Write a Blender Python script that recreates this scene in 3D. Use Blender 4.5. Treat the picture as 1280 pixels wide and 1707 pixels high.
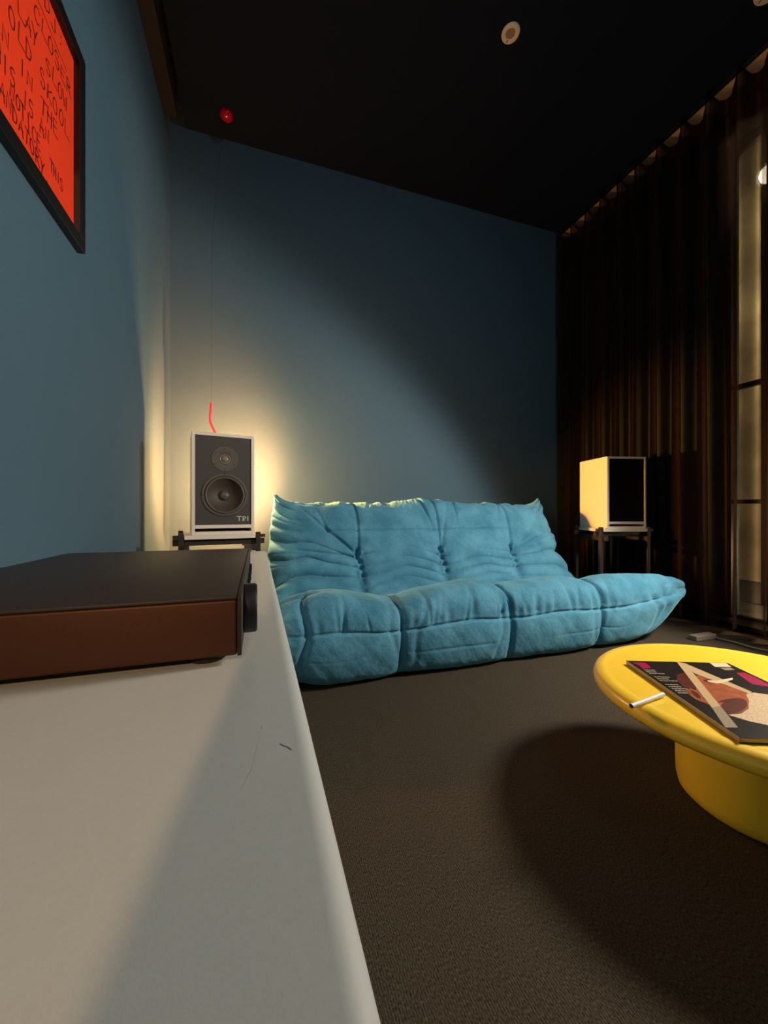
import bpy, bmesh, math, random
import numpy as np
from mathutils import Vector, Matrix

for o in list(bpy.data.objects):
    bpy.data.objects.remove(o, do_unlink=True)
SC = bpy.context.scene
COL = SC.collection
PI = math.pi

# ------------------------------------------------------------------ camera
F = 641.0
YAW = math.atan(212.0 / F)
cam = bpy.data.cameras.new('camera')
cam.sensor_fit = 'HORIZONTAL'
cam.sensor_width = 36.0
cam.lens = 36.0 * F / 1280.0
cam.clip_start = 0.01
co = bpy.data.objects.new('camera', cam)
COL.objects.link(co)
co.location = (0, 0, 0.65)
co.rotation_euler = (PI / 2, 0, -YAW)
SC.camera = co

# ------------------------------------------------------------------ world, exposure, lights
w = bpy.data.worlds.new('world')
SC.world = w
w.use_nodes = True
w.node_tree.nodes['Background'].inputs[0].default_value = (0.010, 0.014, 0.022, 1)
w.node_tree.nodes['Background'].inputs[1].default_value = 1.0
SC.view_settings.view_transform = 'Standard'
SC.view_settings.look = 'None'
SC.view_settings.gamma = 1.0
SC.view_settings.use_curve_mapping = False
SC.view_settings.exposure = 0.75


def light(name, kind, loc, power, color, aim=None, **kw):
    d = bpy.data.lights.new(name, kind)
    d.energy = power
    d.color = color
    for k, v in kw.items():
        setattr(d, k, v)
    o = bpy.data.objects.new(name, d)
    COL.objects.link(o)
    o.location = loc
    if aim is not None:
        o.rotation_euler = (Vector(aim) - Vector(loc)).to_track_quat('-Z', 'Y').to_euler()
    return o


# key: shaded reading lamp standing right of the frame, pointed across the room
KEY = (2.02, 0.52, 1.32)
KEY_AIM = (0.15, 1.30, 0.0)
light('reading_lamp_light', 'SPOT', KEY, 96.0, (1.0, 0.90, 0.78), KEY_AIM,
      spot_size=math.radians(124), spot_blend=0.3, shadow_soft_size=0.15)
# warm light from the corridor behind the camera
light('corridor_light', 'POINT', (-0.36, -2.4, 2.30), 100.0, (1.0, 0.60, 0.30), shadow_soft_size=0.006)
# added cool fill, out of view at the rear, lifts the upper walls
light('rear_fill_light', 'AREA', (1.25, -0.75, 2.88), 2.6, (0.50, 0.80, 1.0), (0.10, 2.6, 1.7),
      shape='DISK', size=0.4, spread=math.radians(110))
# bare bulb in the corner behind the left speaker
light('corner_bulb_light', 'POINT', (-0.06, 2.262, 0.805), 66.0, (1.0, 0.44, 0.15), shadow_soft_size=0.022)
light('corner_bulb_wash', 'SPOT', (-0.06, 2.266, 0.805), 125.0, (1.0, 0.32, 0.10), (-0.38, 2.74, 0.90),
      spot_size=math.radians(150), spot_blend=0.5, shadow_soft_size=0.022)  # extra spot added to strengthen the glow on the corner walls
light('corner_bulb_beam', 'SPOT', (-0.05, 2.262, 0.812), 400.0, (1.0, 0.36, 0.05), (2.10, 1.93, 0.83),
      spot_size=math.radians(42), spot_blend=0.9, shadow_soft_size=0.022)  # extra beam added to brighten the side of the right speaker
# street lamp beyond the glazing, plus a low one added to light the soffit
light('street_light_high', 'POINT', (3.40, 1.72, 3.02), 190.0, (1.0, 0.80, 0.50), shadow_soft_size=0.06)
light('added_soffit_light', 'POINT', (3.3, 0.9, 0.35), 55.0, (1.0, 0.66, 0.36), shadow_soft_size=0.10)


# ------------------------------------------------------------------ materials
def lin(c):
    return tuple(((x / 255.0) / 12.92 if x / 255.0 <= 0.04045 else ((x / 255.0 + 0.055) / 1.055) ** 2.4) for x in c)


def mat(name, rgb, rough=0.6, metal=0.0, spec=0.5, noise=0.0, nscale=60.0, bump=0.0, bscale=200.0,
        sheen=0.0, coat=0.0, emit=None, estr=0.0):
    m = bpy.data.materials.new(name)
    m.use_nodes = True
    nt = m.node_tree
    b = nt.nodes['Principled BSDF']
    c = (*rgb, 1)
    b.inputs['Base Color'].default_value = c
    b.inputs['Roughness'].default_value = rough
    b.inputs['Metallic'].default_value = metal
    b.inputs['Specular IOR Level'].default_value = spec
    if sheen:
        b.inputs['Sheen Weight'].default_value = sheen
        b.inputs['Sheen Roughness'].default_value = 0.45
    if coat:
        b.inputs['Coat Weight'].default_value = coat
        b.inputs['Coat Roughness'].default_value = 0.12
    if emit:
        b.inputs['Emission Color'].default_value = (*emit, 1)
        b.inputs['Emission Strength'].default_value = estr
    tc = nt.nodes.new('ShaderNodeTexCoord')
    if noise:
        n = nt.nodes.new('ShaderNodeTexNoise')
        n.inputs['Scale'].default_value = nscale
        n.inputs['Detail'].default_value = 4
        nt.links.new(tc.outputs['Object'], n.inputs['Vector'])
        r = nt.nodes.new('ShaderNodeMapRange')
        r.inputs[1].default_value = 0.3
        r.inputs[2].default_value = 0.7
        r.inputs[3].default_value = 1 - noise
        r.inputs[4].default_value = 1 + noise
        nt.links.new(n.outputs['Fac'], r.inputs[0])
        mx = nt.nodes.new('ShaderNodeVectorMath')
        mx.operation = 'SCALE'
        mx.inputs[0].default_value = rgb
        nt.links.new(r.outputs[0], mx.inputs['Scale'])
        nt.links.new(mx.outputs[0], b.inputs['Base Color'])
    if bump:
        n = nt.nodes.new('ShaderNodeTexNoise')
        n.inputs['Scale'].default_value = bscale
        n.inputs['Detail'].default_value = 5
        nt.links.new(tc.outputs['Object'], n.inputs['Vector'])
        bp = nt.nodes.new('ShaderNodeBump')
        bp.inputs['Strength'].default_value = bump
        bp.inputs['Distance'].default_value = 0.002
        nt.links.new(n.outputs['Fac'], bp.inputs['Height'])
        nt.links.new(bp.outputs['Normal'], b.inputs['Normal'])
    return m


M = {}
M['wall'] = mat('teal_wall_paint', lin((76, 105, 122)), 0.75, spec=0.25, noise=0.05, nscale=240, bump=0.25, bscale=420)
M['ceil'] = mat('dark_ceiling_paint', lin((22, 31, 44)), 0.9, spec=0.15, noise=0.08, nscale=200, bump=0.2, bscale=300)
M['ceil_pale'] = mat('pale_soffit_paint', lin((232, 190, 148)), 0.8)
M['beam'] = mat('dark_beam', lin((24, 18, 16)), 0.7, noise=0.1)
M['console'] = mat('console_lacquer', lin((190, 194, 190)), 0.42, noise=0.02, nscale=300, bump=0.03, bscale=900)
M['scratch'] = mat('scratch_dark', lin((88, 90, 84)), 0.7)
M['scratch_l'] = mat('scratch_light', lin((206, 206, 196)), 0.7)
M['amp'] = mat('amplifier_dark_metal', lin((58, 50, 46)), 0.5, metal=0.3, noise=0.06, nscale=900, bump=0.12, bscale=1500)
M['amp_side'] = mat('amplifier_bronze_cover', lin((80, 46, 26)), 0.48, metal=0.5, noise=0.06, nscale=900, bump=0.12, bscale=1500)
M['black'] = mat('black_plastic', lin((26, 26, 28)), 0.5)
M['rubber'] = mat('black_rubber', lin((22, 22, 22)), 0.8)
M['white'] = mat('white_lacquer', lin((226, 222, 212)), 0.42)
M['baffle'] = mat('speaker_baffle', lin((58, 60, 58)), 0.65, noise=0.12, nscale=300, bump=0.2, bscale=700)
M['driver'] = mat('driver_ring', lin((76, 76, 72)), 0.45)
M['cone'] = mat('driver_cone', lin((66, 58, 50)), 0.6, noise=0.1, nscale=200)
M['dome'] = mat('tweeter_dome', lin((120, 108, 96)), 0.3)
M['logo'] = mat('logo_print', lin((196, 200, 190)), 0.5)
M['stand'] = mat('speaker_stand_black', lin((34, 28, 26)), 0.5)
M['yellow'] = mat('yellow_gloss_lacquer', lin((255, 212, 58)), 0.36, coat=0.2, noise=0.02, nscale=30)
M['frame'] = mat('frame_black_wood', lin((24, 18, 16)), 0.4)
M['poster'] = mat('orange_poster_paper', lin((255, 62, 8)), 0.7, noise=0.02, nscale=40)
M['ink'] = mat('marker_ink', lin((120, 8, 10)), 0.6)
M['red'] = mat('red_glass', lin((200, 10, 24)), 0.12, coat=0.6)
M['redtube'] = mat('red_cable_sleeve', lin((240, 40, 66)), 0.4)
M['cream'] = mat('cream_enamel', lin((250, 232, 200)), 0.5)
M['grille'] = mat('grille_mesh', lin((96, 74, 52)), 0.6)
M['winframe'] = mat('window_frame_dark', lin((22, 20, 20)), 0.5)
M['facade'] = mat('pale_facade', lin((210, 192, 150)), 0.85, noise=0.45, nscale=2.5)
M['ground'] = mat('paving', lin((90, 88, 84)), 0.9, noise=0.1, nscale=10)
M['bulb'] = mat('lamp_bulb', (1, 0.8, 0.5), 0.3, emit=(1.0, 0.66, 0.30), estr=30)
M['street'] = mat('street_bulb', (1, 0.9, 0.7), 0.3, emit=(1.0, 0.88, 0.62), estr=20)
M['corrbulb'] = mat('corridor_bulb', (1, 0.7, 0.4), 0.3, emit=(1.0, 0.6, 0.3), estr=10)
M['page'] = mat('page_edges', lin((206, 180, 130)), 0.8, noise=0.1, nscale=600)
M['p_dark'] = mat('print_black', lin((34, 28, 26)), 0.3)
M['p_band'] = mat('print_beige', lin((206, 176, 128)), 0.35)
M['p_band2'] = mat('print_greybeige', lin((160, 144, 116)), 0.35)
M['p_skin'] = mat('print_skin', lin((168, 88, 52)), 0.35, noise=0.3, nscale=60)
M['p_skin_d'] = mat('print_skin_shadow', lin((92, 40, 26)), 0.35, noise=0.3, nscale=60)
M['p_fur'] = mat('print_pale_fleece', lin((206, 178, 136)), 0.5, noise=0.35, nscale=420)
M['p_pink'] = mat('print_magenta', lin((168, 22, 72)), 0.35)
M['p_text'] = mat('print_text_grey', lin((170, 156, 130)), 0.35)
M['p_white'] = mat('print_white', lin((232, 214, 176)), 0.35)
M['cable'] = mat('grey_cable', lin((120, 112, 100)), 0.6)


def sofa_material():
    m = mat('teal_velvet', lin((60, 132, 156)), 0.9, spec=0.12, sheen=0.5)
    nt = m.node_tree
    b = nt.nodes['Principled BSDF']
    b.inputs['Sheen Tint'].default_value = (*lin((150, 215, 225)), 1)
    tc = nt.nodes.new('ShaderNodeTexCoord')
    n1 = nt.nodes.new('ShaderNodeTexNoise'); n1.inputs['Scale'].default_value = 9; n1.inputs['Detail'].default_value = 6
    n2 = nt.nodes.new('ShaderNodeTexNoise'); n2.inputs['Scale'].default_value = 320; n2.inputs['Detail'].default_value = 3
    nt.links.new(tc.outputs['Object'], n1.inputs['Vector'])
    nt.links.new(tc.outputs['Object'], n2.inputs['Vector'])
    a = nt.nodes.new('ShaderNodeMath'); a.operation = 'ADD'
    nt.links.new(n1.outputs['Fac'], a.inputs[0]); nt.links.new(n2.outputs['Fac'], a.inputs[1])
    r = nt.nodes.new('ShaderNodeValToRGB')
    r.color_ramp.elements[0].position = 0.38
    r.color_ramp.elements[0].color = (*lin((62, 122, 148)), 1)
    r.color_ramp.elements[1].position = 0.62
    r.color_ramp.elements[1].color = (*lin((98, 160, 186)), 1)
    h = nt.nodes.new('ShaderNodeMath'); h.operation = 'MULTIPLY'; h.inputs[1].default_value = 0.5
    nt.links.new(a.outputs[0], h.inputs[0]); nt.links.new(h.outputs[0], r.inputs[0])
    nt.links.new(r.outputs[0], b.inputs['Base Color'])
    bp = nt.nodes.new('ShaderNodeBump'); bp.inputs['Strength'].default_value = 0.3; bp.inputs['Distance'].default_value = 0.002
    nt.links.new(n2.outputs['Fac'], bp.inputs['Height'])
    bp2 = nt.nodes.new('ShaderNodeBump'); bp2.inputs['Strength'].default_value = 0.35; bp2.inputs['Distance'].default_value = 0.012
    n3 = nt.nodes.new('ShaderNodeTexNoise'); n3.inputs['Scale'].default_value = 22; n3.inputs['Detail'].default_value = 3
    nt.links.new(tc.outputs['Object'], n3.inputs['Vector'])
    nt.links.new(n3.outputs['Fac'], bp2.inputs['Height'])
    nt.links.new(bp.outputs['Normal'], bp2.inputs['Normal'])
    nt.links.new(bp2.outputs['Normal'], b.inputs['Normal'])
    return m


def carpet_material():
    m = mat('ribbed_carpet', lin((84, 74, 64)), 0.95, spec=0.1)
    nt = m.node_tree
    b = nt.nodes['Principled BSDF']
    tc = nt.nodes.new('ShaderNodeTexCoord')
    wv = nt.nodes.new('ShaderNodeTexWave'); wv.bands_direction = 'X'
    wv.inputs['Scale'].default_value = 80; wv.inputs['Distortion'].default_value = 1.2
    wv.inputs['Detail'].default_value = 3; wv.inputs['Detail Scale'].default_value = 6
    ns = nt.nodes.new('ShaderNodeTexNoise'); ns.inputs['Scale'].default_value = 520; ns.inputs['Detail'].default_value = 5
    mp = nt.nodes.new('ShaderNodeMapping'); mp.inputs['Scale'].default_value = (1.0, 0.45, 1)
    nt.links.new(tc.outputs['Object'], wv.inputs['Vector'])
    nt.links.new(tc.outputs['Object'], mp.inputs['Vector'])
    nt.links.new(mp.outputs[0], ns.inputs['Vector'])
    mx = nt.nodes.new('ShaderNodeMath'); mx.operation = 'MULTIPLY_ADD'; mx.inputs[1].default_value = 0.12
    nt.links.new(wv.outputs['Fac'], mx.inputs[0]); nt.links.new(ns.outputs['Fac'], mx.inputs[2])
    r = nt.nodes.new('ShaderNodeValToRGB')
    r.color_ramp.elements[0].position = 0.40; r.color_ramp.elements[0].color = (*lin((50, 44, 36)), 1)
    r.color_ramp.elements[1].position = 0.80; r.color_ramp.elements[1].color = (*lin((98, 88, 73)), 1)
    nt.links.new(mx.outputs[0], r.inputs[0]); nt.links.new(r.outputs[0], b.inputs['Base Color'])
    bp = nt.nodes.new('ShaderNodeBump'); bp.inputs['Strength'].default_value = 0.7; bp.inputs['Distance'].default_value = 0.003
    nt.links.new(mx.outputs[0], bp.inputs['Height']); nt.links.new(bp.outputs['Normal'], b.inputs['Normal'])
    return m


def curtain_material():
    m = mat('open_weave_curtain', lin((30, 22, 20)), 0.95, spec=0.1, noise=0.15, nscale=200)
    nt = m.node_tree
    b = nt.nodes['Principled BSDF']
    out = nt.nodes['Material Output']
    tr = nt.nodes.new('ShaderNodeBsdfTransparent'); tr.inputs[0].default_value = (0.9, 0.88, 0.84, 1)
    tl = nt.nodes.new('ShaderNodeBsdfTranslucent'); tl.inputs[0].default_value = (*lin((44, 36, 32)), 1)
    m1 = nt.nodes.new('ShaderNodeMixShader'); m1.inputs[0].default_value = 0.25
    nt.links.new(b.outputs[0], m1.inputs[1]); nt.links.new(tl.outputs[0], m1.inputs[2])
    m2 = nt.nodes.new('ShaderNodeMixShader'); lw = nt.nodes.new('ShaderNodeLayerWeight'); lw.inputs[0].default_value = 0.5
    inv = nt.nodes.new('ShaderNodeMath'); inv.operation = 'SUBTRACT'; inv.inputs[0].default_value = 1.0
    pw = nt.nodes.new('ShaderNodeMath'); pw.operation = 'POWER'; pw.inputs[1].default_value = 5.0
    ml = nt.nodes.new('ShaderNodeMath'); ml.operation = 'MULTIPLY'; ml.inputs[1].default_value = 0.62
    nt.links.new(lw.outputs['Facing'], inv.inputs[1]); nt.links.new(inv.outputs[0], pw.inputs[0])
    nt.links.new(pw.outputs[0], ml.inputs[0]); nt.links.new(ml.outputs[0], m2.inputs[0])
    nt.links.new(m1.outputs[0], m2.inputs[1]); nt.links.new(tr.outputs[0], m2.inputs[2])
    nt.links.new(m2.outputs[0], out.inputs['Surface'])
    return m


def glass_material():
    m = bpy.data.materials.new('window_glass')
    m.use_nodes = True
    nt = m.node_tree
    nt.nodes.clear()
    out = nt.nodes.new('ShaderNodeOutputMaterial')
    tr = nt.nodes.new('ShaderNodeBsdfTransparent')
    gl = nt.nodes.new('ShaderNodeBsdfGlossy'); gl.inputs['Roughness'].default_value = 0.02
    fr = nt.nodes.new('ShaderNodeFresnel'); fr.inputs[0].default_value = 1.45
    mx = nt.nodes.new('ShaderNodeMixShader')
    nt.links.new(fr.outputs[0], mx.inputs[0]); nt.links.new(tr.outputs[0], mx.inputs[1]); nt.links.new(gl.outputs[0], mx.inputs[2])
    nt.links.new(mx.outputs[0], out.inputs[0])
    return m


M['sofa'] = sofa_material()
M['piping'] = mat('teal_seam_piping', lin((60, 140, 165)), 0.9, sheen=0.3)
M['carpet'] = carpet_material()
M['curtain'] = curtain_material()
M['glass'] = glass_material()


# ------------------------------------------------------------------ helpers
def obj(name, bm, m, parent=None, smooth=False, sharp=None):
    me = bpy.data.meshes.new(name)
    if isinstance(bm, bmesh.types.BMesh):
        bmesh.ops.recalc_face_normals(bm, faces=bm.faces)
        bm.to_mesh(me)
        bm.free()
    else:
        me.from_pydata(bm[0], [], bm[1])
        me.update()
    for mm in (m if isinstance(m, (list, tuple)) else [m]):
        me.materials.append(mm)
    if smooth:
        me.polygons.foreach_set('use_smooth', [True] * len(me.polygons))
        if sharp:
            me.set_sharp_from_angle(angle=math.radians(sharp))
    o = bpy.data.objects.new(name, me)
    COL.objects.link(o)
    if parent:
        o.parent = parent
    return o


def tag(o, label, cat, group=None):
    o['label'] = label
    o['category'] = cat
    if group:
        o['group'] = group
    return o


def thing(name, label, cat, loc=(0, 0, 0), rz=0.0, group=None):
    o = bpy.data.objects.new(name, None)
    COL.objects.link(o)
    o.location = loc
    o.rotation_euler = (0, 0, rz)
    o.empty_display_size = 0.05
    return tag(o, label, cat, group)


def struct(name, bm, m, parent=None, **kw):
    o = obj(name, bm, m, parent, **kw)
    if not parent:
        o['kind'] = 'structure'
    return o


def bx(lo, hi, bev=0.0, seg=2, bm=None):
    b = bmesh.new()
    r = bmesh.ops.create_cube(b, size=1)
    s = [hi[i] - lo[i] for i in range(3)]
    c = [(hi[i] + lo[i]) / 2 for i in range(3)]
    for v in b.verts:
        v.co = Vector([v.co[i] * s[i] + c[i] for i in range(3)])
    if bev:
        bmesh.ops.bevel(b, geom=list(b.edges), offset=bev, segments=seg, profile=0.5, affect='EDGES')
    if bm is None:
        return b
    me = bpy.data.meshes.new('t'); b.to_mesh(me); b.free(); bm.from_mesh(me); bpy.data.meshes.remove(me)
    return bm


def lathe(prof, n=64, axis='Z', c=(0, 0, 0), closed=False):
    b = bmesh.new()
    rings = []
    for r, z in prof:
        ring = []
        if r < 1e-6:
            ring = [b.verts.new((0, 0, z))]
        else:
            for i in range(n):
                a = 2 * PI * i / n
                ring.append(b.verts.new((r * math.cos(a), r * math.sin(a), z)))
        rings.append(ring)
    pairs = list(zip(rings[:-1], rings[1:]))
    if closed:
        pairs.append((rings[-1], rings[0]))
    for A, B in pairs:
        if len(A) == 1 and len(B) == 1:
            continue
        for i in range(n):
            j = (i + 1) % n
            if len(A) == 1:
                b.faces.new((A[0], B[i], B[j]))
            elif len(B) == 1:
                b.faces.new((A[i], A[j], B[0]))
            else:
                b.faces.new((A[i], A[j], B[j], B[i]))
    R = Matrix.Identity(4)
    if axis == '-Y':
        R = Matrix.Rotation(PI / 2, 4, 'X')
    elif axis == 'X':
        R = Matrix.Rotation(PI / 2, 4, 'Y')
    bmesh.ops.transform(b, matrix=Matrix.Translation(c) @ R, verts=b.verts)
    return b


def tube(pts, r, n=10, bm=None, caps=True):
    b = bm or bmesh.new()
    P = [Vector(p) for p in pts]
    rings = []
    up = Vector((0, 0, 1))
    prev = None
    for i, p in enumerate(P):
        t = (P[min(i + 1, len(P) - 1)] - P[max(i - 1, 0)]).normalized()
        if prev is None:
            a = t.cross(up)
            if a.length < 1e-3:
                a = t.cross(Vector((1, 0, 0)))
            a.normalize()
        else:
            a = (prev - t * prev.dot(t)).normalized()
        prev = a
        c = t.cross(a)
        rr = r[i] if isinstance(r, (list, tuple)) else r
        rings.append([b.verts.new(p + (a * math.cos(2 * PI * k / n) + c * math.sin(2 * PI * k / n)) * rr) for k in range(n)])
    for A, B in zip(rings[:-1], rings[1:]):
        for k in range(n):
            b.faces.new((A[k], A[(k + 1) % n], B[(k + 1) % n], B[k]))
    if caps:
        b.faces.new(rings[0]); b.faces.new(rings[-1][::-1])
    return b


# stroke letters, unit box; curves as polylines
def arc(cx, cy, rx, ry, a0, a1, n=8):
    return [(cx + rx * math.cos(math.radians(a0 + (a1 - a0) * i / n)), cy + ry * math.sin(math.radians(a0 + (a1 - a0) * i / n))) for i in range(n + 1)]


LET = {
    'A': [[(0, 0), (.5, 1), (1, 0)], [(.1, .38), (.95, .42)]],
    'B': [[(.1, 0), (.1, 1)], arc(.1, .75, .7, .25, 90, -90), arc(.1, .25, .85, .25, 90, -90)],
    'C': [arc(.6, .5, .55, .5, 50, 310)],
    'D': [[(.1, 0), (.1, 1)], arc(.1, .5, .85, .5, 90, -90)],
    'E': [[(.9, 1), (.1, .95), (.1, 0), (1, .02)], [(.1, .5), (.75, .52)]],
    'H': [[(.05, 0), (.1, 1)], [(.9, 0), (.9, 1)], [(0, .5), (1, .55)]],
    'I': [[(.5, 0), (.5, 1)]],
    'J': [[(.7, 1), (.7, .25)] + arc(.35, .25, .35, .25, 0, -160)],
    'K': [[(.1, 0), (.1, 1)], [(.9, 1), (.1, .45), (1, 0)]],
    'L': [[(.15, 1), (.1, 0), (1.2, 0)]],
    'M': [[(0, 0), (.1, 1), (.5, .3), (.9, 1), (1, 0)]],
    'N': [[(.05, 0), (.05, 1), (.95, 0), (.95, 1)]],
    'O': [arc(.5, .5, .45, .5, 100, 460, 12)],
    'P': [[(.1, 0), (.1, 1)], arc(.1, .72, .8, .28, 90, -90)],
    'R': [[(.1, 0), (.1, 1)], arc(.1, .75, .75, .25, 90, -90), [(.3, .5), (1, 0)]],
    'S': [arc(.5, .75, .4, .25, 40, 260) + arc(.5, .25, .42, .27, 80, -150)],
    'T': [[(-.05, .98), (1.05, 1.02)], [(.5, 1), (.45, 0)]],
    'U': [[(.05, 1)] + arc(.5, .4, .45, .4, 180, 360) + [(.95, 1)]],
    'W': [[(0, 1), (.25, 0), (.5, .7), (.75, 0), (1, 1)]],
    'Y': [[(0, 1), (.5, .5)], [(1, 1), (.5, .5), (.3, 0)]],
    ':': [[(.4, .2), (.45, .28)], [(.4, .7), (.45, .78)]],
    '.': [[(.4, 0), (.48, .08)]],
    'T_': [],
}


def ribbon(bm, pts, wd, to3, lift=0.0):
    """flat ink stroke of width wd following 2D pts"""
    n = len(pts)
    L, R_ = [], []
    for i in range(n):
        a = Vector(pts[max(i - 1, 0)]); c = Vector(pts[min(i + 1, n - 1)])
        t = (c - a).normalized()
        nn = Vector((-t.y, t.x)) * wd / 2
        p = Vector(pts[i])
        if i == 0: p -= t * wd / 2
        if i == n - 1: p += t * wd / 2
        L.append(bm.verts.new(to3(p + nn, lift))); R_.append(bm.verts.new(to3(p - nn, lift)))
    for i in range(n - 1):
        bm.faces.new((L[i], L[i + 1], R_[i + 1], R_[i]))


# ------------------------------------------------------------------ room shell
XL, XC, XW, YB, YF, ZC = -0.504, 2.447, 2.68, 2.64, -1.20, 3.02

struct('floor', bx((XL - .1, -3.2, -.05), (XW, YB + .1, 0)), M['carpet'])
struct('wall_left', bx((XL - .1, -3.2, 0), (XL, YB + .1, ZC + .15)), M['wall'])
struct('wall_back', bx((XL, YB, 0), (XW, YB + .1, ZC + .15)), M['wall'])
# unseen rear wall; doorway edge invented to cast the shadow line on the console
b = bx((-0.209, YF - .1, 0), (XW, YF, ZC + .15))
bx((XL, YF - .1, 2.1), (-0.2095, YF, ZC + .15), bm=b)
struct('wall_rear', b, M['wall'])
struct('wall_corridor', bx((XL, -3.3, 0), (XW, -3.2, ZC + .15)), M['wall'])
# ceiling with a recessed slot along the left wall
struct('ceiling', bx((-0.413, -3.2, ZC), (XC + .03, YB + .1, ZC + .05)), M['ceil'])
struct('ceiling_slot', bx((XL - .1, -3.2, ZC + .15), (XW, YB + .1, ZC + .2)), M['ceil'])
struct('trim_1', bx((XL, -1.2, ZC - .105), (XL + .07, 2.47, ZC + .10), 0.003), M['beam'])
struct('trim_2', bx((XC + .03, -1.2, ZC - .002), (XW, YB, ZC + .05)), M['ceil_pale'])
# glazed right wall
struct('wall_right', bx((XW, 1.55, 0), (XW + .12, YB + .1, ZC + .15)), M['wall'])
struct('wall_right_lintel', bx((XW, -3.2, 2.83), (XW + .12, 1.55, ZC + .15)), M['ceil_pale'])
wb = bmesh.new()
for y in (1.535, 1.336, 0.60, -0.15, -1.15):
    bx((XW - .01, y - .016, 0.03), (XW + .05, y + .016, 2.83), bm=wb)
for z in (0.03, 0.71, 1.386, 2.81):
    bx((XW, -1.2, z - .012), (XW + .04, 1.54, z + .012), bm=wb)
win = struct('window_1', wb, M['winframe'])
for i, (y0, y1) in enumerate(((1.352, 1.519), (0.616, 1.32), (-.134, .584), (-1.134, -.166))):
    for (z0, z1) in ((.042, .698), (.722, 1.374), (1.398, 2.798)):
        p = obj('window_pane', bx((XW + .018, y0, z0), (XW + .022, y1, z1)), M['glass'], win)
struct('wall_right_far', bx((XW, -3.2, 0), (XW + .12, -1.2, 2.83)), M['wall'])
struct('trim_3', bx((XW - .16, -1.2, 0.0), (XW, 1.66, 0.03)), M['winframe'])
# outside
struct('street_ground', bx((XW + .12, -4, -.06), (8, 6, -0.01)), M['ground'])
fac = struct('street_facade', bx((4.5, -4, -.01), (4.7, 6, 6.0)), M['facade'])

# ------------------------------------------------------------------ street lamp
def street_lamp(x, y, z, label):
    t = thing('street_lamp', label, 'street lamp', (x, y, -.01))
    obj('pole', tube([(0, 0, 0), (0, 0, z - .07)], .03), M['black'], t)
    obj('bulb', lathe([(0, -.07), (.03, -.04), (.042, 0), (.03, .04), (0, .07)], 20, c=(0, 0, z + .01)), M['street'], t, smooth=True)
    obj('cap', lathe([(0, .085), (.02, .08), (.026, .07), (0, .068)], 24, c=(0, 0, z + .01)), M['black'], t, smooth=True, sharp=40)


street_lamp(3.40, 1.72, 3.02, 'bright round street lamp seen through the dark curtain at the right edge')
street_lamp(3.3, 0.9, 0.35, 'added low lamp outside the glazing that lights the soffit over the curtain')
# street bulbs glow themselves and must not swallow the point lights at their centre
for o in list(bpy.data.objects):
    if o.name.startswith('bulb'):
        o.visible_shadow = True

# ------------------------------------------------------------------ curtain
ys = np.arange(-1.18, 2.625, 0.0055)
zt = [0.0, .02, .06, .12, .3, .6, .9, .98, 1.0]
rng = np.random.RandomState(4)
PITCH = 0.1426
Y0 = 2.09
verts, faces = [], []
zs = np.concatenate([np.linspace(.018, .3, 6), np.linspace(.5, 2.6, 14), np.linspace(2.72, 2.93, 5), [2.96, 2.985]])
ampv = 1 + .25 * np.sin(ys * 3.1 + 1.0) * np.sin(ys * 7.3)
for zi, z in enumerate(zs):
    tz = (z - .018) / (2.95 - .018)
    for yi, y in enumerate(ys):
        ph = 2 * PI * (y - Y0) / PITCH
        wob = .5 * math.sin(y * 9 + tz * 1.3) * (1 - tz)
        ph2 = ph + wob
        a = .050 * ampv[yi] * (.72 + .28 * (1 - tz))
        x = XC + a * math.sin(ph2) + .010 * math.sin(2 * ph2 + 1.2 + tz) + .006 * math.sin(ph * .37 + tz * 2)
        # scalloped heading: pinned by the rail hooks once per pleat
        sc = max(0.0, (math.cos(ph + .9) + .45) / 1.45) ** .55
        zz = z
        if z > 2.6:
            k = (z - 2.6) / .385
            zz = z + k * (.022 * sc - .040 * (1 - sc))
        verts.append((x, y, zz))
n = len(ys)
for i in range(len(zs) - 1):
    for j in range(n - 1):
        faces.append((i * n + j, i * n + j + 1, (i + 1) * n + j + 1, (i + 1) * n + j))
cur = obj('curtain', (verts, faces), M['curtain'], smooth=True)
tag(cur, 'full-height dark brown pleated curtain hanging along the right side of the room', 'curtain')
rail = obj('curtain_rail', bx((XC - .012, -1.18, ZC - .014), (XC + .012, YB - .01, ZC), .003), M['black'])
tag(rail, 'slim black ceiling rail carrying the dark pleated curtain', 'curtain rail')


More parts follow.
